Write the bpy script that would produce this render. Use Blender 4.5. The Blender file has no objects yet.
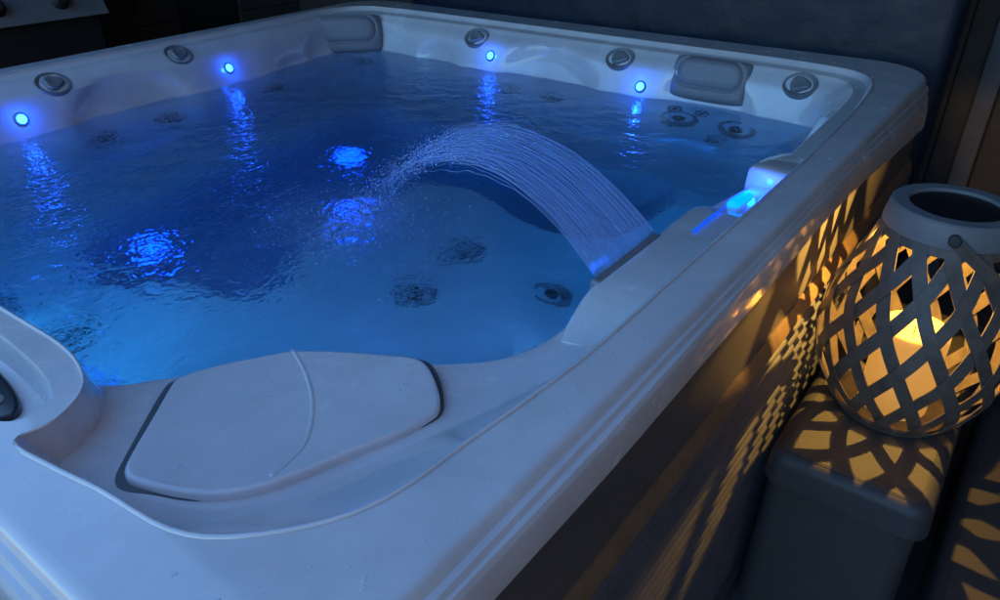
import bpy, bmesh, math, random
import numpy as np
from mathutils import Vector, Matrix
random.seed(7); rng = np.random.default_rng(7)
R = math.radians
sc = bpy.context.scene
COL = sc.collection

# ------------------------------------------------------------------ helpers
class MB:
    def __init__(s): s.v = []; s.f = []
    def add(s, vs, fs):
        o = len(s.v); s.v += [tuple(v) for v in vs]; s.f += [tuple(i + o for i in f) for f in fs]; return s
    def box(s, x0, x1, y0, y1, z0, z1):
        return s.add([(x0,y0,z0),(x1,y0,z0),(x1,y1,z0),(x0,y1,z0),(x0,y0,z1),(x1,y0,z1),(x1,y1,z1),(x0,y1,z1)],
            [(3,2,1,0),(4,5,6,7),(0,1,5,4),(1,2,6,5),(2,3,7,6),(3,0,4,7)])
    def grid(s, rows, closed=False, cap0=False, cap1=False):
        n = len(rows[0]); m = len(rows); vs = [p for r in rows for p in r]; fs = []
        for i in range(m - 1):
            for j in range(n if closed else n - 1):
                k = (j + 1) % n
                fs.append((i*n + j, i*n + k, (i+1)*n + k, (i+1)*n + j))
        if cap0: fs.append(tuple(range(n))[::-1])
        if cap1: fs.append(tuple((m-1)*n + j for j in range(n)))
        return s.add(vs, fs)
    def lathe(s, prof, n=32, c=(0,0,0), cap0=True, cap1=True):
        rows = [[(c[0] + r*math.cos(2*math.pi*j/n), c[1] + r*math.sin(2*math.pi*j/n), c[2] + z) for j in range(n)] for r, z in prof]
        return s.grid(rows, True, cap0, cap1)
    def tube(s, pts, r, n=8, rz=None):
        pts = [Vector(p) for p in pts]; rows = []; up = None
        for i, p in enumerate(pts):
            t = (pts[min(i+1, len(pts)-1)] - pts[max(i-1, 0)]).normalized()
            if up is None: up = Vector((0,0,1)) if abs(t.z) < .9 else Vector((1,0,0))
            a = t.cross(up).normalized(); b = a.cross(t).normalized(); up = b
            rr = r[i] if isinstance(r, (list, tuple)) else r
            rows.append([p + a*math.cos(2*math.pi*k/n)*rr + b*math.sin(2*math.pi*k/n)*(rr if rz is None else rz) for k in range(n)])
        return s.grid(rows, True, True, True)
    def xf(s, M):
        s.v = [tuple(M @ Vector(v)) for v in s.v]; return s
    def build(s, name, mat, parent=None, smooth=True, bevel=0, seg=2, angle=None, sub=0):
        me = bpy.data.meshes.new(name); me.from_pydata(s.v, [], s.f); me.validate()
        bm = bmesh.new(); bm.from_mesh(me); bmesh.ops.recalc_face_normals(bm, faces=bm.faces)
        bm.to_mesh(me); bm.free()
        o = bpy.data.objects.new(name, me); COL.objects.link(o)
        if mat: me.materials.append(mat)
        if smooth:
            for p in me.polygons: p.use_smooth = True
            if angle: me.set_sharp_from_angle(angle=R(angle))
        if bevel:
            b = o.modifiers.new('bevel', 'BEVEL'); b.width = bevel; b.segments = seg; b.limit_method = 'ANGLE'; b.angle_limit = R(35)
        if sub:
            b = o.modifiers.new('sub', 'SUBSURF'); b.levels = sub; b.render_levels = sub
        if parent: o.parent = parent; o.matrix_parent_inverse = Matrix.Translation(parent.location).inverted() if False else Matrix()
        if parent and parent.type == 'EMPTY' or (parent and parent.parent):
            o.matrix_parent_inverse = root_matrix(parent).inverted()
        return o
def root_matrix(o):
    m = Matrix.LocRotScale(o.location, o.rotation_euler, o.scale)
    if o.parent: m = root_matrix(o.parent) @ o.matrix_parent_inverse @ m
    return m
def thing(name, label, cat, loc=(0,0,0), group=None):
    o = bpy.data.objects.new(name, None); COL.objects.link(o); o.location = loc; o.empty_display_size = .1
    return tag(o, label, cat, group)
def tag(o, label, cat, group=None, kind=None):
    o['label'] = label; o['category'] = cat
    if group: o['group'] = group
    if kind: o['kind'] = kind
    return o

# ------------------------------------------------------------------ materials
def mat(name, col=(.5,.5,.5), rough=.5, metal=0, coat=0, spec=.5, noise=0, nscale=20, bump=0, bscale=200, bdist=.001, rvar=0, extra=None, coatr=.08):
    m = bpy.data.materials.new(name); m.use_nodes = True; nt = m.node_tree; b = nt.nodes['Principled BSDF']
    b.inputs['Base Color'].default_value = (*col, 1); b.inputs['Roughness'].default_value = rough; b.inputs['Metallic'].default_value = metal
    b.inputs['Coat Weight'].default_value = coat; b.inputs['Coat Roughness'].default_value = coatr; b.inputs['Specular IOR Level'].default_value = spec
    tc = nt.nodes.new('ShaderNodeTexCoord')
    if noise or rvar:
        n = nt.nodes.new('ShaderNodeTexNoise'); n.inputs['Scale'].default_value = nscale; n.inputs['Detail'].default_value = 6; n.inputs['Roughness'].default_value = .65
        nt.links.new(tc.outputs['Object'], n.inputs['Vector'])
        if noise:
            mx = nt.nodes.new('ShaderNodeMapRange'); mx.inputs[1].default_value = .3; mx.inputs[2].default_value = .7
            mx.inputs[3].default_value = 1 - noise; mx.inputs[4].default_value = 1 + noise
            nt.links.new(n.outputs['Fac'], mx.inputs[0])
            vm = nt.nodes.new('ShaderNodeVectorMath'); vm.operation = 'SCALE'; vm.inputs[0].default_value = col
            nt.links.new(mx.outputs[0], vm.inputs['Scale']); nt.links.new(vm.outputs[0], b.inputs['Base Color'])
        if rvar:
            mr = nt.nodes.new('ShaderNodeMapRange'); mr.inputs[1].default_value = .3; mr.inputs[2].default_value = .7
            mr.inputs[3].default_value = max(0, rough - rvar); mr.inputs[4].default_value = rough + rvar
            nt.links.new(n.outputs['Fac'], mr.inputs[0]); nt.links.new(mr.outputs[0], b.inputs['Roughness'])
    if bump:
        n2 = nt.nodes.new('ShaderNodeTexNoise'); n2.inputs['Scale'].default_value = bscale; n2.inputs['Detail'].default_value = 4
        nt.links.new(tc.outputs['Object'], n2.inputs['Vector'])
        bp = nt.nodes.new('ShaderNodeBump'); bp.inputs['Strength'].default_value = bump; bp.inputs['Distance'].default_value = bdist
        nt.links.new(n2.outputs['Fac'], bp.inputs['Height']); nt.links.new(bp.outputs[0], b.inputs['Normal'])
    return m
def emit(name, col, s):
    m = bpy.data.materials.new(name); m.use_nodes = True; b = m.node_tree.nodes['Principled BSDF']
    b.inputs['Base Color'].default_value = (*col, 1); b.inputs['Emission Color'].default_value = (*col, 1); b.inputs['Emission Strength'].default_value = s/10
    return m
M = dict(
    acrylic = mat('shell_acrylic', (.68,.675,.68), .24, coat=.9, noise=.10, nscale=7, bump=.15, bscale=60, bdist=.002, rvar=.07, coatr=.06),
    pillow = mat('headrest_vinyl', (.23,.235,.25), .45, bump=.3, bscale=500, bdist=.0006),
    grey = mat('grey_plastic', (.20,.21,.22), .32, noise=.12, nscale=40),
    darkgrey = mat('dark_plastic', (.05,.052,.058), .35, noise=.2, nscale=60),
    gasket = mat('black_rubber', (.035,.04,.045), .5),
    gap_shade = mat('lid_gap_shade', (.09,.10,.105), .4),
    chrome = mat('brushed_steel', (.55,.56,.58), .3, metal=1, noise=.1, nscale=80),
    fascia = mat('fascia_plastic', (.12,.112,.115), .42, bump=.2, bscale=300, noise=.12, nscale=15),
    trim = mat('trim_plastic', (.20,.125,.07), .5, noise=.2, nscale=30),
    siding = mat('siding_composite', (.085,.09,.105), .55, noise=.25, nscale=18, bump=.25, bscale=160),
    step = mat('step_plastic', (.048,.049,.053), .5, noise=.12, nscale=25, bump=.3, bscale=350, bdist=.0006),
    strap = mat('lantern_strap', (.115,.092,.076), .5, noise=.3, nscale=40, bump=.2, bscale=90),
    lanternrim = mat('lantern_rim', (.17,.175,.185), .5, noise=.12, nscale=30, bump=.2, bscale=120),
    cover = mat('cover_vinyl', (.006,.015,.036), .5, noise=.18, nscale=5, bump=.5, bscale=9, bdist=.012, rvar=.08),
    wallm = mat('fence_paint', (.05,.044,.040), .7, noise=.25, nscale=12, bump=.3, bscale=60),
    shade_wallm = mat('shade_wall_clapboard', (.36,.24,.17), .7, noise=.2, nscale=12),
    recess = mat('recess_plastic', (.20,.205,.215), .35),
    post = mat('post_paint', (.09,.10,.12), .6, noise=.15, nscale=20),
    black = mat('black_paint', (.012,.012,.014), .6, noise=.2, nscale=20),
    grill = mat('grill_steel', (.24,.26,.28), .45, metal=.5, noise=.15, nscale=15),
    ground = mat('deck_boards', (.05,.048,.047), .6, noise=.3, nscale=9, bump=.3, bscale=90),
    wax = mat('candle_wax', (.62,.45,.20), .5),
    solar = mat('solar_glass', (.006,.007,.012), .35, spec=.25, noise=.2, nscale=60),
    gloss = mat('panel_gloss', (.03,.033,.04), .12),
)
def node_extra():
    # tread pad: raised diamond studs
    m = M['pad'] = mat('tread_rubber', (.06,.058,.056), .55)
    nt = m.node_tree; b = nt.nodes['Principled BSDF']; tc = nt.nodes.new('ShaderNodeTexCoord')
    mp = nt.nodes.new('ShaderNodeMapping'); mp.inputs['Rotation'].default_value = (0,0,R(45)); mp.inputs['Scale'].default_value = (190,190,190)
    vo = nt.nodes.new('ShaderNodeTexVoronoi'); vo.inputs['Randomness'].default_value = 0; vo.inputs['Scale'].default_value = 1
    nt.links.new(tc.outputs['Object'], mp.inputs[0]); nt.links.new(mp.outputs[0], vo.inputs['Vector'])
    bp = nt.nodes.new('ShaderNodeBump'); bp.inputs['Strength'].default_value = .9; bp.inputs['Distance'].default_value = .0025; bp.invert = True
    nt.links.new(vo.outputs['Distance'], bp.inputs['Height']); nt.links.new(bp.outputs[0], b.inputs['Normal'])
    # faint glow added to the wax; the cap bulb is the real source
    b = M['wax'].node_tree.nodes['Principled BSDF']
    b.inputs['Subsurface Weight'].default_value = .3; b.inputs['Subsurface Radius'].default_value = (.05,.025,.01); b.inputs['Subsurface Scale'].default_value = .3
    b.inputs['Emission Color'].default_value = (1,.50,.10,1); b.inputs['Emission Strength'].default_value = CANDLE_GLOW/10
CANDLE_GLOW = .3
LED = (.015,.16,1.0)
node_extra()
M['led'] = emit('led_lens', (.012,.10,1), 22)
M['led2'] = emit('led_bar', (.0,.26,1), 1.6)
M['glint'] = emit('seam_glint_emit', (.0,.12,1), .6)
M['bulb_glow'] = emit('bulb_glow', (1,.55,.12), 12)  # emission of the bulb under the lantern cap

# water: refracting surface, faintly cloudy blue body, thin foam streaks
def water_mat():
    m = bpy.data.materials.new('spa_water'); m.use_nodes = True; nt = m.node_tree; nt.nodes.clear()
    out = nt.nodes.new('ShaderNodeOutputMaterial'); tc = nt.nodes.new('ShaderNodeTexCoord')
    g = nt.nodes.new('ShaderNodeBsdfGlass'); g.inputs['IOR'].default_value = 1.33; g.inputs['Roughness'].default_value = .004
    g.inputs['Color'].default_value = (.93,.97,1,1)
    n1 = nt.nodes.new('ShaderNodeTexNoise'); n1.inputs['Scale'].default_value = 68; n1.inputs['Detail'].default_value = 1; n1.inputs['Distortion'].default_value = .5
    bp = nt.nodes.new('ShaderNodeBump'); bp.inputs['Strength'].default_value = .8; bp.inputs['Distance'].default_value = .006
    nt.links.new(tc.outputs['Object'], n1.inputs['Vector']); nt.links.new(n1.outputs['Fac'], bp.inputs['Height']); nt.links.new(bp.outputs[0], g.inputs['Normal'])
    # foam
    n2 = nt.nodes.new('ShaderNodeTexNoise'); n2.inputs['Scale'].default_value = 3.2; n2.inputs['Detail'].default_value = 9; n2.inputs['Distortion'].default_value = 1.6; n2.inputs['Roughness'].default_value = .68
    mr = nt.nodes.new('ShaderNodeMapRange'); mr.inputs[1].default_value = .54; mr.inputs[2].default_value = .82; mr.inputs[3].default_value = 0; mr.inputs[4].default_value = .13
    nt.links.new(tc.outputs['Object'], n2.inputs['Vector']); nt.links.new(n2.outputs['Fac'], mr.inputs[0])
    fr_ = nt.nodes.new('ShaderNodeAttribute'); fr_.attribute_name = 'froth'
    fa = nt.nodes.new('ShaderNodeMath'); fa.operation = 'MULTIPLY'; fa.use_clamp = True; nt.links.new(fr_.outputs['Fac'], fa.inputs[0]); nt.links.new(n2.outputs['Fac'], fa.inputs[1])
    fb_ = nt.nodes.new('ShaderNodeMath'); fb_.operation = 'ADD'; fb_.use_clamp = True; nt.links.new(mr.outputs[0], fb_.inputs[0]); nt.links.new(fa.outputs[0], fb_.inputs[1])
    d = nt.nodes.new('ShaderNodeBsdfDiffuse'); d.inputs['Color'].default_value = (.6,.7,.8,1)
    tl = nt.nodes.new('ShaderNodeBsdfTranslucent'); tl.inputs['Color'].default_value = (.6,.7,.8,1)
    fm = nt.nodes.new('ShaderNodeMixShader'); fm.inputs[0].default_value = .5
    nt.links.new(d.outputs[0], fm.inputs[1]); nt.links.new(tl.outputs[0], fm.inputs[2])
    mx = nt.nodes.new('ShaderNodeMixShader'); nt.links.new(fb_.outputs[0], mx.inputs[0]); nt.links.new(g.outputs[0], mx.inputs[1]); nt.links.new(fm.outputs[0], mx.inputs[2])
    nt.links.new(mx.outputs[0], out.inputs['Surface'])
    va = nt.nodes.new('ShaderNodeVolumeAbsorption'); va.inputs['Color'].default_value = (.0,.56,.80,1); va.inputs['Density'].default_value = 1.35
    vs_ = nt.nodes.new('ShaderNodeVolumeScatter'); vs_.inputs['Color'].default_value = (.55,.8,1,1); vs_.inputs['Density'].default_value = .10; vs_.inputs['Anisotropy'].default_value = .2
    ad = nt.nodes.new('ShaderNodeAddShader'); nt.links.new(va.outputs[0], ad.inputs[0]); nt.links.new(vs_.outputs[0], ad.inputs[1]); nt.links.new(ad.outputs[0], out.inputs['Volume'])
    at = nt.nodes.new('ShaderNodeAttribute'); at.attribute_name = 'chop'; nt.links.new(at.outputs['Fac'], bp.inputs['Strength'])
    return m
M['water'] = water_mat()
def stream_mat():
    m = bpy.data.materials.new('falling_water'); m.use_nodes = True; b = m.node_tree.nodes['Principled BSDF']
    b.inputs['Base Color'].default_value = (.45,.62,1,1); b.inputs['Roughness'].default_value = .08; b.inputs['Transmission Weight'].default_value = .55; b.inputs['IOR'].default_value = 1.33
    b.inputs['Alpha'].default_value = .5
    return m
M['stream'] = stream_mat()
def sheet_mat():
    m = bpy.data.materials.new('water_film'); m.use_nodes = True; nt = m.node_tree; b = nt.nodes['Principled BSDF']
    b.inputs['Base Color'].default_value = (.75,.85,1,1); b.inputs['Roughness'].default_value = .15; b.inputs['Alpha'].default_value = .07
    return m
M['film'] = sheet_mat()
def clear_mat():
    m = bpy.data.materials.new('water_bead'); m.use_nodes = True; b = m.node_tree.nodes['Principled BSDF']
    b.inputs['Base Color'].default_value = (.8,.85,.9,1); b.inputs['Roughness'].default_value = .04; b.inputs['Alpha'].default_value = .3
    return m
M['bead'] = clear_mat()

# ------------------------------------------------------------------ hot tub
tub = thing('hot_tub', 'large square hot tub with pale acrylic shell and blue lights, full of water', 'hot tub', (1.0,1.1,0))

# outer perimeter (flat top's outer soft edge)
CORN = [(-.165,.02,.11,.046), (2.20,.012,.17,.12), (2.175,2.26,.16,.12), (-.165,2.09,.14,.10)]   # x, y, radius, skirt drop
def perimeter():
    P = []; n = len(CORN)
    for i in range(n):
        p0, p, p1 = [Vector(CORN[(i+k) % n][:2]) for k in (-1,0,1)]; r = CORN[i][2]
        a = (p0 - p).normalized(); b = (p1 - p).normalized(); h = a.angle(b)/2
        c = p + (a + b).normalized()*(r/math.sin(h)); t = r/math.tan(h)
        s0 = p + a*t - c; s1 = p + b*t - c; A0 = math.atan2(s0.y, s0.x); A1 = math.atan2(s1.y, s1.x)
        if A1 < A0: A1 += 2*math.pi
        for k in range(17):
            q = A0 + (A1 - A0)*k/16; P.append((c + Vector((math.cos(q), math.sin(q)))*r, Vector((math.cos(q), math.sin(q))), 1.0, CORN[i][3]))
        e0 = p + b*t; pn = Vector(CORN[(i+1) % n][:2]); e1 = pn - b*(CORN[(i+1) % n][2]/math.tan(h)); L = (e1 - e0).length
        nrm = Vector((b.y, -b.x)); m = 40
        for k in range(1, m):
            u = k/m; bow = 0.010*math.sin(math.pi*u)
            d0, d1 = CORN[i][3], CORN[(i+1) % n][3]
            A = max(0, 1 - u/.62) + max(0, 1 - (1-u)/.48); A = min(1, A)
            P.append((e0 + (e1 - e0)*u + nrm*bow*0, nrm, A, d0 + (d1 - d0)*u))
    return P
PER = perimeter()
def skirt_profile(A, drop):
    # chamfer broken by two flat ledges that run out to nothing along each side, then the vertical lip
    A2 = A*min(1, .22 + (1-A)*3.2); l1, l2 = .0075*A, .0090*A2; lip = .036 + (-.008 + .018*min(1, (drop-.046)/.06))*A; hz = max(.0048, (drop-.050)/3)
    f = .0060 + (hz - .0060)*A
    P = [(0,0),(.004,.0004),(.007,.0014),(.010,.0035),(.012,.006)]
    o, z = .012, .006
    for k, l in ((0,l1),(1,l2),(2,0)):
        o += .0038; z += f; P.append((o, z)); o += l + 1e-4; z += .0004 + l*.06; P.append((o, z))
    P += [(o+.0015, z+.0035), (o+.0045, z+lip), (o+.005, z+lip+.004)]
    return P
# inner key points: (rim edge), (foot of step), z1, (pool edge), z2
K = [
 ((-.005,.584),(.008,.556),.868,(.011,.560),.862), ((-.018,.509),(.001,.512),.869,(.034,.530),.862), ((-.041,.469),(-.026,.478),.870,(.058,.512),.862),
 ((-.078,.447),(-.062,.453),.871,(.085,.489),.862), ((-.118,.446),(-.090,.437),.873,(.112,.470),.862), ((-.113,.38),(-.090,.375),.873,(.140,.452),.862),
 ((-.102,.314),(-.080,.322),.873,(.165,.434),.862), ((-.091,.22),(-.068,.278),.872,(.190,.413),.862), ((-.060,.166),(-.042,.254),.871,(.225,.372),.862),
 ((-.002,.117),(-.008,.233),.871,(.250,.335),.862), ((.061,.093),(.060,.205),.871,(.283,.265),.862), ((.153,.084),(.150,.174),.872,(.340,.200),.862),
 ((.25,.074),(.26,.132),.874,(.410,.170),.862), ((.378,.066),(.39,.100),.876,(.500,.165),.864), ((.60,.066),(.60,.090),.878,(.62,.168),.868),
 ((.80,.066),(.80,.088),.880,(.80,.168),.870), ((.95,.066),(.95,.085),.882,(.95,.163),.872), ((1.15,.067),(1.15,.084),.890,(1.15,.132),.880),
 ((1.5,.075),(1.5,.090),.900,(1.5,.128),.892), ((1.78,.090),(1.78,.104),.905,(1.78,.135),.898), ((1.93,.118),(1.925,.132),.906,(1.915,.160),.899),
 ((2.01,.180),(2.0,.188),.906,(1.985,.210),.899), ((2.04,.30),(2.028,.303),.906,(2.005,.31),.899), ((2.05,.5),(2.037,.5),.906,(2.01,.5),.899),
 ((2.05,1.0),(2.037,1.0),.906,(2.01,1.0),.899), ((2.05,1.5),(2.037,1.5),.906,(2.01,1.5),.899), ((2.04,1.95),(2.026,1.94),.906,(2.0,1.92),.899),
 ((2.0,2.12),(1.988,2.105),.906,(1.965,2.075),.899), ((1.85,2.18),(1.848,2.167),.906,(1.84,2.14),.899), ((1.5,2.15),(1.5,2.137),.906,(1.5,2.11),.899),
 ((1.0,2.11),(1.0,2.097),.906,(1.0,2.07),.899), ((.5,2.07),(.5,2.057),.906,(.5,2.03),.899), ((.15,2.03),(.152,2.017),.906,(.16,1.99),.899),
 ((.0,1.96),(.01,1.952),.906,(.03,1.93),.899), ((-.03,1.8),(-.018,1.796),.906,(.01,1.79),.899), ((-.012,1.4),(-.002,1.4),.880,(.012,1.4),.872),
 ((-.010,1.0),(.0,1.0),.872,(.010,1.0),.864), ((-.008,.74),(.003,.735),.868,(.010,.735),.862)]
NK = len(K)
# seat platform edge (top of the footwell) and its height
SEAT = [(.42,.98),(.42,.95),(.43,.91),(.46,.88),(.50,.87),(.55,.89),(.62,.93),(.70,.965),(.80,.985),(.90,.995),(1.0,.99),(1.07,.96),(1.10,.90),(1.11,.82),
 (1.12,.70),(1.15,.60),(1.22,.52),(1.3,.48),(1.5,.46),(1.6,.5),(1.62,.55),(1.63,.6),(1.62,.65),(1.6,.8),(1.58,1.05),(1.60,1.4),(1.62,1.6),(1.60,1.68),
 (1.5,1.7),(1.3,1.68),(1.0,1.66),(.6,1.62),(.45,1.55),(.4,1.5),(.38,1.45),(.36,1.35),(.36,1.25),(.38,1.12)]
SEAT = [((x-.35)*1.06+.35, (y-.2)*1.06+.2) if i < 14 else (x, y) for i, (x, y) in enumerate(SEAT)]
SEATZ = [.52]*14 + [.48,.44] + [.40]*20 + [.46,.50]
CEN = Vector((1.08,1.25))
def cr(p0, p1, p2, p3, t):
    return .5*((2*p1) + (p2 - p0)*t + (2*p0 - 5*p1 + 4*p2 - p3)*t*t + (3*p1 - p0 - 3*p2 + p3)*t**3)
def ring(pts, sub):
    n = len(pts); out = []
    for i in range(n):
        q = [pts[(i + k) % n] for k in (-1,0,1,2)]
        # limit overshoot where spacing is uneven
        d = (q[2] - q[1]).length
        if (q[1] - q[0]).length > 2.5*d: q[0] = q[1] + (q[0] - q[1]).normalized()*d
        if (q[3] - q[2]).length > 2.5*d: q[3] = q[2] + (q[3] - q[2]).normalized()*d
        m = sub[i]
        out += [cr(*q, k/m) for k in range(m)]
    return out
V3 = lambda p, z: Vector((p[0], p[1], z))
keyr0 = [V3(k[0], .92) for k in K]
SUB = [max(4, int((keyr0[(i+1) % NK] - keyr0[i]).length/.02)) for i in range(NK)]
def lerp(a, b, t): return a + (b - a)*t
def inner_rings():
    L = []
    r0 = keyr0; r1 = [V3(k[1], k[2]) for k in K]; r2 = [V3(k[3], k[4]) for k in K]
    cen = V3(CEN, 0)
    def toc(p, d, z):
        v = cen - p; v.z = 0; v.normalize(); q = p + v*d; q.z = z; return q
    # step face, slightly hollow
    for t, zt in ((0,0),(.04,.02),(.10,.09),(.18,.2),(.50,.56),(.85,.93),(.94,.99),(1,1)):
        L.append([V3(lerp(a, b, t), lerp(a.z, b.z, zt)) for a, b in zip(r0, r1)])
    for t, zt in ((.12,.15),(.5,.5),(.85,.75),(.95,.88),(1,1)):
        L.append([V3(lerp(a, b, t), lerp(a.z, b.z, zt)) for a, b in zip(r1, r2)])
    far = [1.0 if 18 <= i <= 34 else (.35 if i in (17,35) else .0) for i in range(NK)]
    w = []; TW_ = [k/15 for k in range(1,16)]
    for i, p in enumerate(r2):
        lean = .010 + .055*far[i]
        path = [p, toc(p, .006, p.z - .008), toc(p, .012 + .012*far[i], p.z - .03), toc(p, lean, .775), toc(p, lean + .035 + .02*far[i], .70)]
        ts = [0,.08,.22,.66,1]; row = []
        for t in TW_:
            for (t0,a),(t1,b) in zip(zip(ts,path), zip(ts[1:],path[1:])):
                if t <= t1 + 1e-9: row.append(a.lerp(b, (t-t0)/(t1-t0))); break
        w.append(row)
    for j in range(15): L.append([q[j] for q in w])
    w = [(0,0,0,q[-1]) for q in w]
    se = [V3(s, z) for s, z in zip(SEAT, SEATZ)]
    L.append([V3(lerp(a[3], s, .10), s.z + .16) for a, s in zip(w, se)])
    L.append([V3(lerp(a[3], s, .20), s.z + .05) for a, s in zip(w, se)])
    L.append([V3(lerp(a[3], s, .32), s.z + .012) for a, s in zip(w, se)])
    L.append([V3(lerp(a[3], s, .65), s.z - .008) for a, s in zip(w, se)])
    L.append([V3(lerp(a[3], s, .93), s.z) for a, s in zip(w, se)])
    L.append([s.copy() for s in se])
    L.append([V3(lerp(s, cen, .035), s.z - .03) for s in se])
    L.append([V3(lerp(s, cen, .10), .22) for s in se])
    L.append([V3(lerp(s, cen, .16), .13) for s in se])
    L.append([V3(lerp(s, cen, .3), .12) for s in se])
    L.append([V3(lerp(s, cen, .97), .115) for s in se])
    return L
RINGS = [ring(r, SUB) for r in inner_rings()]
# backrest scoops pressed into the far walls: centre, half width, top height
LOBES = [(2.0,.58,.17,.855),(1.89,2.06,.27,.885),(1.55,2.08,.13,.80),(.87,2.03,.20,.875),(.15,1.95,.2,.85),(2.0,1.17,.21,.872),(2.0,1.68,.13,.83),(1.9,.2,.10,.80)]
for ri in range(13, 13 + 17):
    for p in RINGS[ri]:
        if p.x < 1.70 and p.y < 1.70: continue
        if p.z < .50: continue
        b = max(math.exp(-(((p.x-x)**2 + (p.y-y)**2)/(r*r) + (max(0, p.z-zt+.13)/.13)**2)**4) for x, y, r, zt in LOBES)
        wt = min(1, max(0, (.893 - p.z)/.035)) * min(1, (p.z-.45)/.15)
        v = Vector((CEN.x-p.x, CEN.y-p.y, 0)).normalized(); p += v*(.032*(1-b) - .010)*wt
shell = MB()
shell.grid(RINGS, True, False, True)
# rim top: from the inner edge out to the perimeter (nearest perimeter sample by matching directions)
per_pts = [p[0] for p in PER]
CP = [(-.085 + .049*math.copysign(abs(math.cos(t))**.6, math.cos(t)), .73 + .253*math.copysign(abs(math.sin(t))**.8, math.sin(t))) for t in [2*math.pi*i/72 for i in range(72)]]
def rim_faces():
    bm = bmesh.new(); ed = []; vs_all = []
    for loop in ([(p.x, p.y) for p in RINGS[0]], [(p.x, p.y) for p in per_pts], CP):
        vs = [bm.verts.new((x, y, .92)) for x, y in loop]; vs_all += vs
        ed += [bm.edges.new((vs[i-1], vs[i])) for i in range(len(vs))]
    bm.verts.index_update()
    bmesh.ops.triangle_fill(bm, use_beauty=True, use_dissolve=False, edges=ed, normal=(0,0,1))
    shell.add([v.co[:] for v in bm.verts], [[v.index for v in f.verts] for f in bm.faces]); bm.free()
    # sunken well for the control panel
    cx, cy = -.085, .73; rows = []
    for k, z in ((1,.92),(.975,.9185),(.95,.913),(.86,.895),(.78,.889),(.4,.888),(.02,.888)):
        rows.append([(cx + (x-cx)*k, cy + (y-cy)*(1-(1-k)*.25 if k > .7 else k), z) for x, y in CP])
    shell.grid(rows, True, False, True)
rim_faces()
SK = [skirt_profile(A, d) for (_, _, A, d) in PER]
rows = [[(p.x + n.x*SK[i][k][0], p.y + n.y*SK[i][k][0], .92 - SK[i][k][1]) for i, (p, n, A, d) in enumerate(PER)] for k in range(len(SK[0]))]
for do, dz in ((-.003,.003),(-.022,.002),(-.024,-.02)):
    rows.append([(p.x + n.x*(SK[i][-1][0]+do), p.y + n.y*(SK[i][-1][0]+do), .92 - SK[i][-1][1] - dz) for i, (p, n, A, d) in enumerate(PER)])
shell.grid(rows, True)
so = shell.build('shell', M['acrylic'], tub, angle=32)
def weld(o, d=.0004, ang=32):
    bm = bmesh.new(); bm.from_mesh(o.data); bmesh.ops.remove_doubles(bm, verts=bm.verts, dist=d); bmesh.ops.recalc_face_normals(bm, faces=bm.faces)
    bm.to_mesh(o.data); bm.free(); o.data.set_sharp_from_angle(angle=R(ang))
    vz = o.data.vertices
    for p in o.data.polygons:
        if all(abs(vz[i].co.z - .92) < 1e-4 for i in p.vertices): p.use_smooth = False
weld(so)

bead_ = MB(); RB = [p + Vector((0,0,.0004)) for p in RINGS[0]]
bead_.grid([[p + Vector((0,0,1))*.0022*math.sin(q) + Vector((p.x-1.05,p.y-1.1,0)).normalized()*.0032*math.cos(q) for p in RB] for q in [math.pi*k/6 for k in range(7)]], True)
bead_.build('rim_bead', M['acrylic'], tub)
# fascia, trim and corrugated cabinet below the lip
def band(off_z, name, m, closed=True, angle=30):
    b = MB(); b.grid([[(p.x + n.x*o, p.y + n.y*o, z) for (p, n, A, d) in PER] for o, z in off_z], True)
    return b.build(name, m, tub, angle=angle)
band([(.020,.88),(.022,.84),(.022,.70),(.021,.692)], 'fascia', M['fascia'])
band([(.018,.693),(.024,.693),(.036,.672),(.037,.664),(.030,.660)], 'trim', M['trim'])
prof = []; z = .662; pitch = .0255
while z > .055:
    for k in range(10): prof.append((.0300 + .0100*(.5 - .5*math.cos(2*math.pi*k/10))**.8, z - pitch*k/10))
    z -= pitch
prof.append((.0325, z))
band(prof, 'cabinet', M['siding'], angle=25)
band([(.036,.06),(.055,.055),(.06,.03),(.06,.001)], 'base_skirt', M['darkgrey'])

# filter lid on the near shelf
def poly_plate(pts, z0, z1, name, m, parent, rnd=.003, smooth=True):
    n = len(pts); c = sum(pts, Vector((0,0)))/n
    b = MB(); rows = []
    for ins, z in ((0,z0),(0,z1-rnd),(rnd*.12,z1-rnd*.5),(rnd*.3,z1-rnd*.25),(rnd*.6,z1-rnd*.06),(rnd,z1),(rnd*1.5,z1)):
        row = []
        for i in range(n):
            a = (pts[i]-pts[i-1]).normalized(); d = (pts[(i+1) % n]-pts[i]).normalized()
            nn = Vector((a.y+d.y, -(a.x+d.x)));  nn = nn.normalized() if nn.length > 1e-6 else Vector((0,0))
            q = pts[i] - nn*ins; row.append((q.x, q.y, z))
        rows.append(row)
    b.grid(rows, True, False, True)
    return b.build(name, m, parent, angle=40)
def smooth_loop(keys, m=8):
    k = [Vector((*p,0)) for p in keys]; r = ring(k, [m]*len(k)); return [Vector((p.x, p.y)) for p in r]
def ccw(p):
    a = sum(p[i-1].x*p[i].y - p[i].x*p[i-1].y for i in range(len(p))); return p if a > 0 else p[::-1]
GX = [(.188,.402),(.165,.352),(.136,.306),(.105,.272),(.075,.250),(.045,.2425),(.022,.2405)]        # dividing seam
lidA = [(.072,.468),(.125,.442),(.160,.420)] + [(x-.003,y+.002) for x, y in GX] + [(.008,.244),(-.020,.268),(-.038,.292),(-.048,.320),(-.044,.345),(-.02,.384),(.02,.428)]
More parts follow.
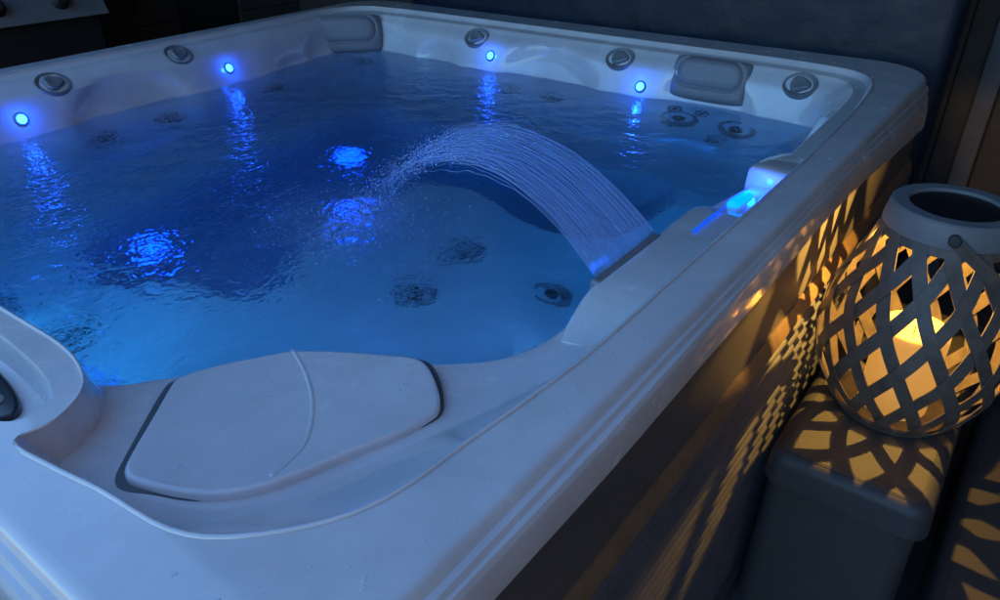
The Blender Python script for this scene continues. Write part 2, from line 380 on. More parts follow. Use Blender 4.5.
lidB = [(.196,.396),(.222,.352),(.252,.298),(.268,.262),(.262,.244),(.235,.205),(.212,.180),(.196,.177),(.147,.190),(.100,.210),(.072,.232),(.052,.238)] + [(x+.003,y-.002) for x, y in GX[::-1][1:]]
def sm(keys, it=2):
    p = [Vector(k) for k in keys]
    for _ in range(it):
        q = []
        for i in range(len(p)):
            a, b = p[i], p[(i+1) % len(p)]; q += [a*.75 + b*.25, a*.25 + b*.75]
        p = q
    return ccw(p)
allr = [(.068,.472),(.125,.445),(.160,.421),(.188,.404),(.222,.354),(.252,.300),(.271,.264),(.266,.240),(.240,.202),(.214,.176),(.196,.173),(.147,.185),(.100,.203),(.052,.219),(.010,.236),(-.020,.260),(-.041,.290),(-.055,.325),(-.064,.352),(-.060,.370),(-.040,.388),(.012,.428),(.045,.455)]
def grow(p, d):
    n = len(p); o = []
    for i in range(n):
        a = (p[i]-p[i-1]).normalized(); c = (p[(i+1) % n]-p[i]).normalized(); nn = Vector((a.y+c.y, -(a.x+c.x))).normalized(); o.append(p[i] + nn*d)
    return o
gap_rim = [(.064,.482),(.095,.462),(.15,.430),(.190,.402),(.224,.352),(.256,.300),(.283,.262),(.272,.232),(.242,.196),(.216,.174),(.196,.1725),(.147,.186),(.100,.204),(.052,.220),(.011,.237),(-.019,.261),(-.042,.290),(-.057,.325),(-.074,.352),(-.070,.374),(-.048,.394),(.005,.438),(.038,.465)]
base = poly_plate(sm(gap_rim), .850, .8732, 'filter_lid', M['gap_shade'], tub, .002)  # dark plate painted for the shade in the gap round the lid
lp = poly_plate(sm(allr), .860, .8815, 'lid_panel', M['acrylic'], base, .005)
seam = MB(); seam.tube([cr(*[Vector((*GX[max(0,min(len(GX)-1,i+k))], .8808)) for k in (-1,0,1,2)], t/6) for i in range(len(GX)-1) for t in range(6)], .0032, 10, .0017); seam.build('lid_ridge', M['acrylic'], lp)

# waterfall housing on the right shelf
hb = MB()
def housing():
    rows = []
    # cross-sections along x: (x, top z, inner y)
    for x, zt, yi in ((.425,.874,.150),(.455,.880,.160),(.50,.894,.166),(.53,.9005,.168),(.545,.902,.168),(.75,.902,.168),(.77,.901,.168),(.775,.8935,.175),(.80,.893,.178),(.90,.892,.178),(.925,.890,.174),(.935,.884,.168),(.937,.872,.166)):
        rows.append([(x,.072,.872),(x,.076,zt+.002),(x,.082,zt),(x,yi-.012,zt-.002),(x,yi-.003,zt-.005),(x,yi,zt-.012),(x,yi+.002,.860)])
    hb.grid(rows, False)
    for r in (rows[0], rows[-1]): hb.add(r, [tuple(range(len(r)))])
housing()
hb.build('waterfall_housing', M['acrylic'], tub, angle=28)
MB().box(.545,.748,.158,.1765,.880,.8995).build('waterfall_spout', M['grey'], tub, bevel=.004, angle=40)
# lit recess beside the housing
sl = MB(); sl.lathe([(.0,-.036),(.009,-.036),(.0115,-.032),(.0125,-.024),(.0125,.024),(.0105,.032),(.005,.035),(.0,.0355)], 20)
sl.xf(Matrix.Translation((1.01,.125,.878)) @ Matrix.Rotation(R(-6),4,'Z') @ Matrix.Rotation(R(90),4,'Y'))
rec = MB()
rows = []
for x, zt in ((1.085,.868),(1.086,.908),(1.089,.9135),(1.096,.9165),(1.12,.916),(1.18,.909),(1.28,.890)):
    rows.append([(x + .010*q, y, (.86 if False else zt) - dz) for q, y, dz in ((0,.0668,0),(.4,.10,.0),(1,.125,.001),(1.6,.143,.003),(1.9,.149,.008),(2,.151,.030))])
rec.grid(rows)
lh = rec.build('light_recess', M['acrylic'], tub, angle=40)
sl.build('light_bar', M['led2'], lh)
MB().tube([(.80,.128,.8945),(.87,.128,.8940),(.935,.126,.892)], .0022, 6).build('seam_glint', M['glint'], lh)  # emissive thread standing in for blue light reflected along the seam


# control panel in its well
cp = MB(); rows = []
def oval(cx, cy, a, b, n=44): return [Vector((cx + a*math.copysign(abs(math.cos(t))**.8, math.cos(t)), cy + b*math.copysign(abs(math.sin(t))**.8, math.sin(t)))) for t in [2*math.pi*i/n for i in range(n)]]
cpo = poly_plate(oval(-.092,.72,.033,.190), .884, .897, 'control_panel', M['gloss'] if 'gloss' in M else M['darkgrey'], tub, .004)
poly_plate(oval(-.092,.72,.018,.060), .894, .8985, 'display', M['gasket'], cpo, .001)
for y in (.57,.605,.835,.87): poly_plate(oval(-.092,y,.010,.011,24), .894, .8995, 'button', M['grey'], cpo, .002)

def frame(c, n, up=(0,0,1)):
    n = Vector(n).normalized(); u = Vector(up); x = u.cross(n).normalized(); y = n.cross(x).normalized()
    return Matrix(((x.x,y.x,n.x,c[0]),(x.y,y.y,n.y,c[1]),(x.z,y.z,n.z,c[2]),(0,0,0,1)))
from mathutils.bvhtree import BVHTree
BV = BVHTree.FromPolygons(shell.v, shell.f)
def seat_on(c, n, mix=.6):
    n = Vector(n).normalized(); h, nn, _, _ = BV.ray_cast(Vector(c) + n*.22, -n, .5)
    if h is None: return Vector(c), n
    if nn.dot(n) < 0: nn = -nn
    return h, (n*(1-mix) + nn*mix).normalized()
# headrests: padded pillows with a stitched oval seam
def pillow(c, n, w=.255, h=.135, T=.034, off=.004):
    N1, N2 = 72, 44; rows = []
    def sd(x, y, a, b, r):
        qx, qy = abs(x)-a+r, abs(y)-b+r; return math.hypot(max(qx,0), max(qy,0)) + min(max(qx,qy),0) - r
    for j in range(N2+1):
        row = []
        for i in range(N1+1):
            u = -1 + 2*i/N1; v = -1 + 2*j/N2
            x = u*w/2; y = v*h/2
            # round the outline
            x *= 1 - .06*v*v; y *= 1 - .10*u**4
            hgt = T*((1-abs(u)**7)*(1-abs(v)**7))**.45*(.78 + .22*(v*.5+.5))
            s_ = sd(u*w/2, v*h/2 - .016, w*.42, h*.33, .04); hgt -= .007*math.exp(-(s_/.0035)**2)
            hgt += .006*max(0, min(1, -s_/.02))
            row.append((x, y, hgt - .012))
        rows.append(row)
    c, n = seat_on(c, n, .15); b = MB(); b.grid(rows); b.xf(frame(Vector(c) + Vector(n)*off, n)); return b.build('headrest', M['pillow'], tub)
pillow((1.995,.585,.838), (-.90,.0,.42))
pillow((1.855,2.09,.835), (-.74,-.62,.30), w=.30, h=.15, off=.040)
pillow((.28,1.955,.835), (.25,-.90,.40))
# diverter knobs along the rim
def knob(c, n, s=.86):
    c, n = seat_on(c, n, .3); c = c + n*.004
    b = MB(); b.lathe([(.0,-.02),(.060,-.02),(.060,-.003),(.057,.0005),(.050,-.001),(.042,-.007),(.036,-.009)], 36, cap0=False, cap1=False)
    Mx = frame(c, n) @ Matrix.Diagonal((s, s*.8, s, 1)); b.xf(Mx); o = b.build('diverter_knob', M['recess'], tub, angle=40)
    k = MB(); rows = []
    for r, z in ((.034,-.012),(.034,.001),(.032,.006),(.027,.009),(.022,.0085),(.012,.0065),(.0005,.006)):
        rows.append([((r*(1+.12*math.cos(3*t)))*math.cos(t), (r*(1+.12*math.cos(3*t)))*math.sin(t), z) for t in [2*math.pi*q/36 for q in range(36)]])
    k.grid(rows, True, False, True); k.xf(Mx); k.build('cap', M['grey'], o, angle=40)
for c, n in (((.675,2.025,.880),(.1,-.62,.78)), ((1.10,2.062,.884),(.1,-.62,.78)), ((1.972,1.50,.872),(-.68,-.1,.72)), ((1.978,.90,.868),(-.66,.0,.74)), ((1.985,.31,.862),(-.66,.12,.74))):
    knob(c, n)
# blue marker lights
def led(c, n):
    c, n = seat_on(c, n)
    b = MB(); b.lathe([(.0125,-.006),(.019,-.006),(.0205,.0),(.0185,.004),(.0145,.005),(.0125,.002)], 28, cap0=False, cap1=False); b.xf(frame(c, n))
    o = b.build('marker_light', M['grey'], tub)
    l = MB(); l.lathe([(.0135*math.cos(a), .0095*math.sin(a)) for a in [math.pi/2*q/8 for q in range(8)]] + [(.0003,.0095)], 24); l.xf(frame(c, n)); l.build('lens', M['led'], o)
LEDS = [((.545,1.985,.812),(.1,-.85,.45)), ((1.255,2.032,.815),(.0,-.85,.45)), ((1.953,1.415,.815),(-.85,-.1,.45)), ((1.950,.80,.795),(-.85,.05,.45))]
for c, n in LEDS: led(c, n)
# jets under water
def jet(c, n, r, name='jet'):
    c, n = seat_on(c, n, .5)
    b = MB(); b.lathe([(r,-.01),(r,.006),(r*.94,.011),(r*.84,.010),(r*.76,.003),(r*.55,-.004),(r*.34,-.004)], 30, cap0=True, cap1=True); b.xf(frame(c, n, (0,0,1) if abs(n[2]) < .9 else (0,1,0)))
    o = b.build(name, M['grey'], tub, angle=50)
    k = MB(); k.lathe([(r*.36,-.006),(r*.34,.008),(r*.28,.012),(r*.15,.010),(r*.12,.0)], 20); k.xf(frame(c, n, (0,0,1) if abs(n[2]) < .9 else (0,1,0))); k.build('nozzle', M['darkgrey'], o, angle=50)
J = []
for c in ((.68,.65,.495),(.885,.69,.495),(.88,.45,.50)): J.append((c, (.1,.12,1), .046))
J += [((1.865,.64,.665),(-.85,0,.5),.064), ((1.865,.45,.665),(-.85,0,.5),.064), ((1.895,.665,.725),(-.85,0,.4),.024), ((1.895,.575,.725),(-.85,0,.4),.024),
      ((1.85,1.10,.655),(-.85,0,.5),.045), ((1.85,1.28,.655),(-.85,0,.5),.045), ((1.80,1.95,.67),(-.7,-.6,.4),.045), ((1.86,.50,.55),(-.8,0,.6),.035),
      ((.72,1.88,.66),(0,-.85,.5),.045), ((.95,1.90,.66),(0,-.85,.5),.045), ((1.38,1.93,.66),(0,-.85,.5),.045), ((.22,1.1,.53),(.4,0,.9),.04), ((.2,1.35,.5),(.4,0,.9),.04)]
for c, n, r in J: jet(c, n, r)

# ------------------------------------------------------------------ water
def water():
    wl = [Vector((p.x, p.y)) for p in RINGS[23]]
    poly = np.array([(p.x, p.y) for p in grow(ccw(wl[::3]), .05)])
    st = .0062; xs = np.arange(-.16, 2.2, st); ys = np.arange(.02, 2.25, st); X, Y = np.meshgrid(xs, ys, indexing='ij')
    def inside(px, py):
        c = np.zeros(px.shape, bool); n = len(poly); j = n - 1
        for i in range(n):
            xi, yi = poly[i]; xj, yj = poly[j]
            k = ((yi > py) != (yj > py)); xx = (xj - xi)*(py - yi)/((yj - yi) if yj != yi else 1e-9) + xi
            c ^= k & (px < xx); j = i
        return c
    Z = np.zeros_like(X)
    for _ in range(70):
        lam = .022*(6.5**rng.random()); th = rng.random()*6.283; ph = rng.random()*6.283; k = 6.283/lam
        dx = .10*np.sin(X*4.1 + ph)*lam*1.5; dy = .10*np.cos(Y*3.7 + th)*lam*1.5
        Z += lam*.0024*np.sin(k*((X+dx)*math.cos(th) + (Y+dy)*math.sin(th)) + ph)
    amp = .72 - .685*np.exp(-(((X-.80)**2 + (Y-.60)**2)/(.52**2))**3) - .55*np.exp(-((X-1.85)**2 + (Y-.5)**2)/(.45**2))
    for cx, cy, r, a in ((.62,.82,.20,1.9),(.60,.68,.16,1.2),(.80,.95,.16,.9),(.30,.93,.15,1.3),(.55,1.45,.25,.5)):
        amp += a*np.exp(-((X-cx)**2 + (Y-cy)**2)/(r*r))
    chop = np.clip(amp*.85, .02, 1.0)
    froth = .6*np.exp(-((X-.68)**2 + (Y-.87)**2)/(.13**2)) +   .15*np.exp(-((X-.28)**2 + (Y-.80)**2)/(.30**2))
    Z = .77 + Z*amp
    ok = inside(X[:-1,:-1] + st/2, Y[:-1,:-1] + st/2)
    n = len(ys); idx = np.arange(X.size).reshape(X.shape)
    q = np.stack([idx[:-1,:-1], idx[1:,:-1], idx[1:,1:], idx[:-1,1:]], -1)[ok]
    used = np.unique(q); mp = -np.ones(X.size, int); mp[used] = np.arange(len(used)); q = mp[q]
    top = np.stack([X.ravel()[used], Y.ravel()[used], Z.ravel()[used]], 1); bot = top.copy(); bot[:,2] = .06; nv = len(used)
    e = np.concatenate([q[:,[0,1]], q[:,[1,2]], q[:,[2,3]], q[:,[3,0]]]); key = {}
    es = set(map(tuple, e.tolist())); bd = [(a, b) for a, b in es if (b, a) not in es]
    F = q.tolist() + (q[:,::-1] + nv).tolist() + [(b, a, a + nv, b + nv) for a, b in bd]
    me = bpy.data.meshes.new('water'); me.from_pydata(np.concatenate([top, bot]).tolist(), [], F)
    me.materials.append(M['water']); o = bpy.data.objects.new('water', me); COL.objects.link(o)
    at = me.attributes.new('chop', 'FLOAT', 'POINT'); at.data.foreach_set('value', np.concatenate([chop.ravel()[used]]*2).astype(np.float32))
    at = me.attributes.new('froth', 'FLOAT', 'POINT'); at.data.foreach_set('value', np.concatenate([froth.ravel()[used]]*2).astype(np.float32))
    sm_ = np.zeros(len(F), bool); sm_[:len(q)] = True; me.polygons.foreach_set('use_smooth', sm_)
    o['kind'] = 'structure'
water()

# waterfall: a fan of fine streams thrown over the pool
wf = thing('waterfall', 'arching sheet of fine water streams shot from the tub edge into the pool', 'waterfall', (.648,.168,.895))
def traj(u, y):
    ap = .40 + .05*u; k = 2.34 - .84*u; return 1.024 - .002*u - k*(y - ap)**2
def ylast(u): return .40 + .05*u + math.sqrt((1.024 - .768)/(2.34 - .84*u))
st_ = MB(); NS = 70
for i in range(NS):
    u = min(1, max(0, (i + random.uniform(-.25,.25))/(NS-1))); vend = random.uniform(.52,.86); y1 = .172 + (ylast(u)-.172)*vend; ph = [random.uniform(0,6.28) for _ in range(4)]; pts = []; rr = []; sz = random.uniform(.00045,.00085); dx = random.gauss(0,.02); dz = random.gauss(0,.006)
    m = 46
    for j in range(m):
        v = j/(m-1); y = .172 + (y1 - .172)*v; g = v**1.6
        x = .5525 + .188*u + .03*(u-.3)*v + dx*v**3 + g*(.0035*math.sin(17*v + ph[0]) + .002*math.sin(41*v + ph[1]))
        zz = traj(u, y) + dz*v**2 + g*(.003*math.sin(23*v + ph[2]) + .002*math.sin(53*v + ph[3]))
        pts.append((x, y, max(zz, .762))); rr.append(sz*(1 + .5*g*math.sin(60*v + ph[1]))*(1 - .7*v**5))
    st_.tube(pts, rr, 6)
st_.build('streams', M['stream'], wf)
fl = MB(); rows = []
for j in range(60):
    v = j/59*.52; row = []
    for i in range(116):
        u = i/115; y1 = ylast(u); y = .172 + (y1-.172)*v
        row.append((.5525 + .188*u, y, traj(u, y) + .0010*math.sin(u*math.pi*2*35) + v*.004*math.sin(9*v+u*21)))
    rows.append(row)
fl.grid(rows); fl.build('film', M['film'], wf)
# spray where the fan breaks up and lands
sp = MB()
def bead(mb, c, r, flat=1):
    t = []
    for a in (-.9,-.3,.3,.9): t.append([(c[0] + r*math.cos(a)*math.cos(q), c[1] + r*math.cos(a)*math.sin(q), c[2] + r*flat*math.sin(a)) for q in [2*math.pi*k/6 for k in range(6)]])
    mb.grid(t, True, True, True)
for _ in range(3600):
    u = random.random(); v = min(1.12, .34 + .74*random.random()**.8); y = .172 + (ylast(u)-.172)*v; s_ = .004 + .030*max(0, v-.35)**1.3
    z = (traj(u, y) if v <= 1 else .775) + random.gauss(0, s_*.6)
    bead(sp, (.5525 + .188*u + .03*(u-.3)*v + random.gauss(0, s_*1.6), y + random.gauss(0, s_*1.5), max(z, .772)), random.uniform(.0005,.0011), 1.6)
for _ in range(600):
    a = random.gauss(0,.12); b_ = random.gauss(0,.11); bead(sp, (.65+a, .82+b_, .774 + abs(random.gauss(0,.012))*math.exp(-(a*a+b_*b_)/.02)), random.uniform(.0008,.0022))
o = sp.build('spray', M['stream'], None); tag(o, 'fine spray of droplets where the water arc lands', 'spray', kind='stuff')
# beads of water on the shell
bd = MB()
def deckz(x, y):
    return None
cnt = 0
while cnt < 130:
    k = random.randrange(3)
    if k == 0: x, y, z = random.uniform(-.04,.25), random.uniform(.22,.44), .8815
    elif k == 1: x, y, z = random.uniform(-.15,.02), random.uniform(.03,.2), .92
    else: x, y, z = random.uniform(.02,1.6), random.uniform(.025,.062), .92
    if k == 0:
        P_ = sm(allr); inn = False; j = len(P_)-1
        for i in range(len(P_)):
            if (P_[i].y > y) != (P_[j].y > y) and x < (P_[j].x-P_[i].x)*(y-P_[i].y)/(P_[j].y-P_[i].y)+P_[i].x: inn = not inn
            j = i
        if not inn: continue
        if min((Vector(g)-Vector((x,y))).length for g in GX) < .02: continue
    elif k == 1 and (x < -.118 + .0 or (x+.10)+(y-.17) > .0): continue
    r = random.choice((.0008,.001,.0012,.0016,.0024)); bead(bd, (x, y, z), r, .45); cnt += 1
    if r > .002: bead(bd, (x + r*1.3, y + random.uniform(-r,r), z), r*.8, .4)
o = bd.build('water_beads', M['bead'], None); tag(o, 'small water beads scattered on the pale shell', 'water beads', kind='stuff')

# ------------------------------------------------------------------ steps
def rbox(mb, x0, x1, y0, y1, z0, z1, r=.03, rt=.025, n=6, draft=0):
    rows = []
    prof = [(0-draft, z0)] + [(rt*(1-math.cos(a)), z1 - rt + rt*math.sin(a)) for a in [math.pi/2*q/n for q in range(n+1)]]
    for ins, z in prof:
        row = []
        for cx, cy, a0 in ((x1-r, y1-r, 0), (x0+r, y1-r, 90), (x0+r, y0+r, 180), (x1-r, y0+r, 270)):
            for q in range(9):
                a = R(a0 + 90*q/8); rr = max(r - ins, .002) if ins < r else .002
                k = ins if ins >= 0 else ins
                row.append((cx + math.cos(a)*(r - k), cy + math.sin(a)*(r - k), z))
        rows.append(row)
    mb.grid(rows, True, True, True)
    return mb
steps = thing('spa_steps', 'dark grey plastic two-tread spa step unit against the tub side', 'steps', (1.27,-.35,0))
def tread(y0, y1, top, name):
    rise = MB(); rbox(rise, .897, 1.643, y0+.012, y1-.006, .03, top-.06, .035, .004, draft=.010)
    o = rise.build(name, M['step'], steps, angle=40)
    cap = MB(); rbox(cap, .885, 1.655, y0, y1, top-.068, top, .034, .024, draft=.004); c = cap.build('tread', M['step'], o, angle=50)
    pd = []
    for cx, cy, a0 in ((1.625,y1-.035,0),(.915,y1-.035,90),(.915,y0+.035,180),(1.625,y0+.035,270)):
        for q in range(5):
            a = R(a0 + 90*q/4); pd.append(Vector((cx + math.cos(a)*.010, cy + math.sin(a)*.010)))
    poly_plate(grow(pd,.0025), top-.004, top+.0006, 'pad_seam', M['gasket'], c, .0003)
    poly_plate(pd, top-.004, top+.0022, 'tread_pad', M['pad'], c, .001)
tread(-.335,-.048,.452,'upper_step')
tread(-.665,-.376,.232,'lower_step')
fr = MB(); rbox(fr, .868, 1.672, -.683, -.0285-.012, .001, .034, .03, .012); fr.build('base_frame', M['step'], steps, angle=40)

# ------------------------------------------------------------------ lantern and candle
LX, LY, LZ = 1.172, -.205, .4545
lan = thing('lantern', 'woven strap lantern with wide top ring and folded handle on the upper step', 'lantern', (LX,LY,LZ))
LP = [(0,.104),(.03,.127),(.08,.155),(.14,.172),(.19,.175),(.25,.164),(.31,.141),(.36,.118),(.404,.103)]
def lr(h):
    for (h0,r0),(h1,r1) in zip(LP, LP[1:]):
        if h <= h1:
            i = LP.index((h0,r0)); pm = LP[max(i-1,0)][1]; pn = LP[min(i+2,len(LP)-1)][1]; t = (h-h0)/(h1-h0)
            return cr(pm, r0, r1, pn, t)
    return LP[-1][1]
NSTR = 14; TW = R(76)
def strap(a0, s):
    b = MB(); m = 64; P_ = []
    for j in range(m):
        v = j/(m-1); h = .006 + .396*v; a = a0 + s*TW*(v - .5)
        # pass over and under the crossing straps
        r = lr(h) + .0022*s*math.cos(NSTR*(2*s*TW*(v-.5))/2 + (a0*NSTR)) ; P_.append(Vector((r*math.cos(a), r*math.sin(a), h)))
    rows = []
    for j in range(m):
        t = (P_[min(j+1,m-1)] - P_[max(j-1,0)]).normalized(); n = Vector((P_[j].x, P_[j].y, 0)).normalized()
        dr = (lr(min(P_[j].z+.004,.404)) - lr(max(P_[j].z-.004,0)))/.008; n = (n + Vector((0,0,-dr))).normalized(); n = (n - t*n.dot(t)).normalized(); w = t.cross(n)
        hw, ht = .0120, .0012
        rows.append([P_[j] + w*hw + n*ht, P_[j] - w*hw + n*ht, P_[j] - w*hw - n*ht, P_[j] + w*hw - n*ht])
    b.grid(rows, True, True, True); b.xf(Matrix.Translation((LX,LY,LZ))); b.build('strap', M['strap'], lan, angle=40)
for i in range(NSTR):
    for s in (1,-1): strap(2*math.pi*(i + (.0 if s > 0 else .5))/NSTR + .13, s)
def lathe_part(prof, name, m, parent=lan, n=64, cap=False, angle=35):
    b = MB(); b.lathe(prof, n, (LX,LY,LZ), cap, cap); return b.build(name, m, parent, angle=angle)
lathe_part([(.099,.396),(.1120,.393),(.1115,.401),(.1070,.424),(.1055,.431),(.1020,.434),(.078,.434),(.0755,.431),(.0755,.424),(.096,.420),(.099,.396)], 'top_ring', M['lanternrim'])
lathe_part([(.096,.001),(.108,.001),(.1095,.004),(.1120,.016),(.1110,.019),(.106,.019),(.100,.009),(.0005,.009)], 'base_ring', M['strap'])
so2 = MB(); so2.lathe([(.0005,.4285),(.0752,.4285),(.0752,.4225),(.0005,.4225)], 48, (LX,LY,LZ), False, False); so2.build('solar_disc', M['solar'], lan, angle=30)
ax = Vector((-.985,-.17,0)).normalized(); dr_ = Vector((.17,-.985,0)).normalized()
hd = MB(); pts = []
dn = (dr_*math.cos(R(38)) + Vector((0,0,-math.sin(R(38)))))
for q in range(41):
    f = math.pi*q/40; pts.append(Vector((LX,LY,LZ+.411)) + ax*math.cos(f)*.115 + dn*math.sin(f)*.215)
rows = []
for j, p in enumerate(pts):
    t = (pts[min(j+1,40)] - pts[max(j-1,0)]).normalized(); nn = ax.cross(dn).normalized(); w = nn; o_ = t.cross(nn).normalized()
    rows.append([p + w*.010 + o_*.0015, p - w*.010 + o_*.0015, p - w*.010 - o_*.0015, p + w*.010 - o_*.0015])
hd.grid(rows, True, True, True); lathe_part([(.1115,.376),(.1125,.378),(.1050,.402),(.1030,.402),(.1105,.376),(.1115,.376)], 'collar', M['strap'])
ho = hd.build('handle', M['strap'], lan, angle=40)
for s in (1,-1):
    b = MB(); b.lathe([(.0,-.012),(.010,-.012),(.010,.003),(.007,.006),(.0005,.0065)], 18)
    b.xf(frame(Vector((LX,LY,LZ+.411)) + ax*s*.116, ax*s)); b.build('pivot', M['gasket'], ho, angle=40)
can = thing('candle', 'thick cream pillar candle lit amber inside the lantern', 'candle', (LX-.01,LY,LZ+.012))
cb = MB(); cb.lathe([(.062,.0),(.064,.004),(.064,.168),(.063,.178),(.059,.184),(.053,.185),(.046,.180),(.034,.170),(.018,.166),(.0005,.165)], 40, (LX-.01,LY,LZ+.012)); cb.build('wax', M['wax'], can, angle=60)
wk = MB(); wk.tube([(LX-.01,LY,LZ+.174),(LX-.0095,LY,LZ+.187),(LX-.006,LY+.001,LZ+.195)], .0011, 6); wk.build('wick', M['black'], can)
bl = MB(); bl.lathe([(.0005,.398),(.006,.3995),(.0095,.404),(.010,.410),(.010,.4222)], 20, (LX,LY,LZ), False, False); bl.build('bulb', M['bulb_glow'], lan)
lan.scale.z = 1.025

# ------------------------------------------------------------------ behind the tub
cov = thing('spa_cover', 'dark vinyl spa cover folded in half and hung upright behind the tub', 'spa cover', (2.42,1.05,.3))
def slab(x0, x1, t0, t1, name):
    N1, N2 = 60, 40; b = MB(); rows = []
    y0, y1, z0, z1, r = -.005, 2.17, .36, 1.46, .09
    for side in (0, 1):
        pass
    out = []
    for cx, cy, a0 in ((y1-r, z1-r, 0), (y0+r, z1-r, 90), (y0+.16, z0+.16, 180), (y1-.16, z0+.16, 270)):
        rr = r if a0 < 100 else .16
        for q in range(9): a = R(a0 + 90*q/8); out.append((cx + rr*math.cos(a), cy + rr*math.sin(a)))
    L = []
    cy, cz = (y0+y1)/2, (z0+z1)/2
    for k, xo in ((.0,0),(.35,0),(.7,.0),(.9,.002),(.97,.006),(.99,.012),(1,.022)): L.append([(x0 + xo, cy + (y-cy)*k + .0, cz + (z-cz)*k) for y, z in out])
    for k, xo in ((1,.022),(.99,.012),(.97,.006),(.9,.002),(.7,0),(.35,0),(.0,0)): L.append([(x1 - xo, cy + (y-cy)*k, cz + (z-cz)*k) for y, z in out])
    b.grid(L, True); o = b.build(name, M['cover'], cov, angle=60); return o
slab(2.335,2.425,0,0,'half_panel'); slab(2.430,2.52,0,0,'half_panel')
for y in (.45,1.65):
    b = MB(); rows = []
    for q in range(17):
        f = q/16; rows.append([(2.334 - .035*math.sin(math.pi*f) + dx, y + dy, .62 + .22*f) for dx, dy in ((0,-.02),(0,.02),(-.003,.02),(-.003,-.02))])
    b.grid(rows, True, True, True); b.build('handle_strap', M['gasket'], cov)

fence = thing('fence', 'dim brown panel fence with pale corner post beside the tub', 'fence', (2.85,-.5,0))
fb = MB()
y = -3.2
while y < 3.55:
    fb.box(2.84, 2.862, y, y+.142, .015, 2.1); y += .146
fb.build('boards', M['wallm'], fence, smooth=False, bevel=.003)
MB().box(2.864,2.88,-3.2,3.56,.0,2.1).build('backing', M['black'], fence, smooth=False)
MB().box(2.775,2.836,-.135,-.072,.0,2.15).build('post', M['post'], fence, bevel=.005)
MB().box(2.80,2.838,-3.2,-.138,.10,.19).build('rail', M['wallm'], fence, bevel=.004)
wall = thing('outbuilding_wall', 'dark timber wall in shadow behind the far corner', 'wall', (1.2,3.5,0))
wb = MB(); z = .0
while z < 2.3: wb.box(1.56, 2.03, 3.55, 3.58, z, z+.176); z += .18
z = .0
while z < 2.3: wb.box(2.42, 2.838, 3.55, 3.58, z, z+.176); z += .18
MB().box(1.56,2.85,3.62,3.64,0,2.3).build('backing', M['black'], wall, smooth=False)
wb.build('boards', M['wallm'], wall, smooth=False, bevel=.003)
MB().box(-2.5,1.56,3.56,3.6,0,2.3).build('dark_panel', M['black'], wall, bevel=.003)
dr = MB().box(2.034,2.416,3.575,3.61,.0,2.28).build('door', M['black'], wall, bevel=.003)
MB().box(1.70,1.80,3.515,3.549,.80,.92).build('switch_box', M['black'], wall, bevel=.006)
gr = thing('gas_grill', 'grey barbecue with dark control knobs, half hidden past the left tub edge', 'grill', (.75,3.2,0))
g = MB(); Mx = None
g.add([(.15,3.02,.885),(1.40,3.02,.885),(1.40,3.10,1.04),(.15,3.10,1.04),(.15,3.5,.885),(1.40,3.5,.885),(1.40,3.5,1.04),(.15,3.5,1.04)], [(0,1,2,3),(5,4,7,6),(3,2,6,7),(4,5,1,0),(1,5,6,2),(4,0,3,7)])
g.build('control_fascia', M['grill'], gr, smooth=False, bevel=.006)
cbx = MB().box(.18,1.37,3.06,3.48,.12,.883); cbx.build('cart', M['black'], gr, smooth=False, bevel=.005)
for x in (.30,.62,.98,1.22):
    b = MB(); b.lathe([(.0,-.01),(.034,-.01),(.036,.004),(.030,.010),(.026,.034),(.022,.038),(.0005,.039)], 24)
    b.xf(frame((x,3.056,.952), (0,-.89,.46))); b.build('knob', M['black'], gr, angle=40)
hood = MB(); rows = []
for x in (.2,1.35): rows.append([(x, 3.10 + .19 - .19*math.cos(R(a)), 1.043 + .26*math.sin(R(a))) for a in range(0,181,10)])
hood.grid(rows); hood.add(rows[0], [tuple(range(19))]); hood.add(rows[1], [tuple(range(19))]); hood.build('hood', M['black'], gr, angle=40)
for x in (.22,1.33):
    for yy in (3.10,3.44): MB().box(x-.025,x+.025,yy-.025,yy+.025,0,.118).build('leg', M['black'], gr, smooth=False, bevel=.004)

# unseen wall and roof, added to hold sky light off the tub
hw = thing('shade_wall', 'unseen brown clapboard wall added to darken and warm the steps side', 'wall', (1.0,-2.2,0))
hb2 = MB(); z = .0
while z < 6.2: hb2.box(-5, 3.6, -2.26, -2.2, z, z+.156); z += .16
hb2.box(-5,3.6,-2.30,-2.262,0,6.2)
hb2.build('boards', M['shade_wallm'], hw, smooth=False, bevel=.003)
pr = thing('shade_roof', 'dark timber patio roof on posts over the far side of the tub', 'roof', (2.1,.8,0))
rb = MB(); x = .45
while x < 3.2: rb.box(x, x+.137, -2.2, 3.8, 2.32, 2.345); x += .14
rb.build('boards', M['wallm'], pr, smooth=False)
for y in (-1.9,.9,3.4): MB().box(.4,3.2,y,y+.06,2.20,2.316).build('rafter', M['wallm'], pr, smooth=False)
for y in (-1.8,3.65): MB().box(3.0,3.09,y-.045,y+.045,0,2.195).build('post', M['wallm'], pr, smooth=False)

# ground
gb = MB(); gb.add([(-30,-30,0),(30,-30,0),(30,30,0),(-30,30,0)], [(0,1,2,3)]); go = gb.build('ground', M['ground'], smooth=False); go['kind'] = 'structure'

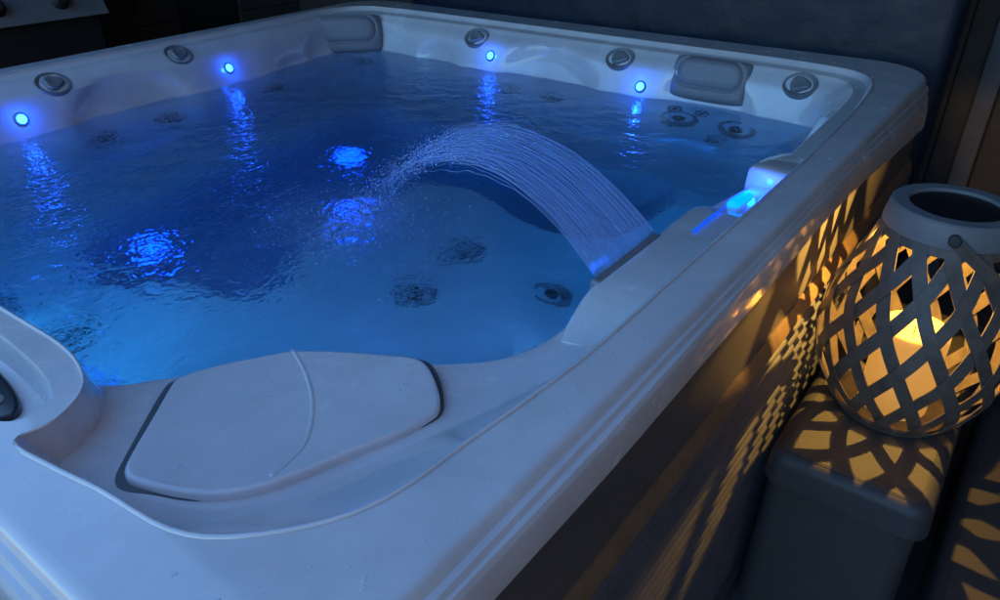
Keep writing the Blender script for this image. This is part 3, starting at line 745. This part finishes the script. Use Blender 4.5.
# ------------------------------------------------------------------ lights
def lamp(name, loc, col, e, r):
    l = bpy.data.lights.new(name, 'POINT'); l.color = col; l.energy = e/10; l.shadow_soft_size = r; o = bpy.data.objects.new(name, l); o.location = loc; COL.objects.link(o); return o
lamp('lantern_bulb_light', (LX,LY,LZ+.392), (1,.53,.09), 16, .005)  # light of the bulb under the lantern cap, above the candle
for x, y, z, e, r in ((.47,1.28,.50,.45,.03), (1.13,1.32,.52,.5,.035), (.86,1.03,.55,.25,.025)):
    lamp('pool_light_or_fill', (x, y, z), (.001,.05,1), e*.9, r*1.3)
for y in (.95,1.3,1.6): lamp('pool_light_or_fill', (.065,y,.735), (.03,.38,.95), 1.9, .03)  # unseen teal fill, added below the near-left edge to brighten the water
lamp('pool_light_or_fill', (.64,.225,.725), (.14,.42,.9), .8, .015)  # unseen fill added under the deck edge to lighten the seat platform
lamp('pool_light_or_fill', (.30,.42,.725), (.14,.42,.9), .7, .015)  # second added fill for the platform, hidden by the shelf edge
lamp('pool_light_or_fill', (1.25,.22,.66), (.01,.36,.95), 3.0, .05)  # unseen fill added to brighten the right and far water
lamp('waterfall_light', (.648,.245,.835), (.01,.12,1), .10, .012)
lamp('recess_light', (1.055,.125,.897), (.0,.035,1), .5, .008)
for c, n in LEDS:
    c, n = seat_on(c, n); lamp('marker_lamp', Vector(c) + n*.03, (.006,.08,1), .22, .008)
sun = bpy.data.lights.new('sun', 'SUN'); sun.energy = .02; sun.angle = R(20); sun.color = (1,.93,.85); so_ = bpy.data.objects.new('sun', sun); COL.objects.link(so_)
EL, AZ = 3.0, 40.0                     # afterglow low behind the camera
d = Vector((math.cos(R(AZ))*math.cos(R(EL)), math.sin(R(AZ))*math.cos(R(EL)), math.sin(R(EL)))); so_.rotation_euler = d.to_track_quat('Z','Y').to_euler()
w = bpy.data.worlds.new('World'); sc.world = w; w.use_nodes = True; nt = w.node_tree; bg = nt.nodes['Background']
sky = nt.nodes.new('ShaderNodeTexSky'); sky.sky_type = 'NISHITA'; sky.sun_disc = False; sky.sun_elevation = R(EL); sky.sun_rotation = R(90 - AZ); sky.ozone_density = 3.4; sky.dust_density = .3
tint = nt.nodes.new('ShaderNodeMix'); tint.data_type = 'RGBA'; tint.blend_type = 'MULTIPLY'; tint.inputs[0].default_value = 1; tint.inputs[7].default_value = (1.05,.97,1.0,1)
nt.links.new(sky.outputs[0], tint.inputs[6]); nt.links.new(tint.outputs[2], bg.inputs['Color']); bg.inputs['Strength'].default_value = .15

# ------------------------------------------------------------------ camera
cam = bpy.data.cameras.new('camera'); co = bpy.data.objects.new('camera', cam); COL.objects.link(co); sc.camera = co
cam.sensor_width = 36; cam.lens = 36*738/1000; cam.clip_start = .02; cam.clip_end = 200
co.location = (-.2835,-.275,1.41); 
hx, hy = math.cos(R(36.4555)), math.sin(R(36.4555))
co.rotation_euler = (R(90-30.227), 0, math.atan2(hy, hx) - math.pi/2)
vs = sc.view_settings; vs.view_transform = 'Standard'; vs.look = 'None'; vs.gamma = 1; vs.exposure = 3.5; vs.use_curve_mapping = False
sc.render.engine = 'CYCLES'; cy = sc.cycles
cy.use_denoising = True; cy.denoiser = 'OPENIMAGEDENOISE'; cy.max_bounces = 12; cy.transmission_bounces = 10; cy.transparent_max_bounces = 24; cy.volume_bounces = 2; cy.glossy_bounces = 5; cy.diffuse_bounces = 4
cy.sample_clamp_indirect = 6; cy.caustics_refractive = True; cy.caustics_reflective = True
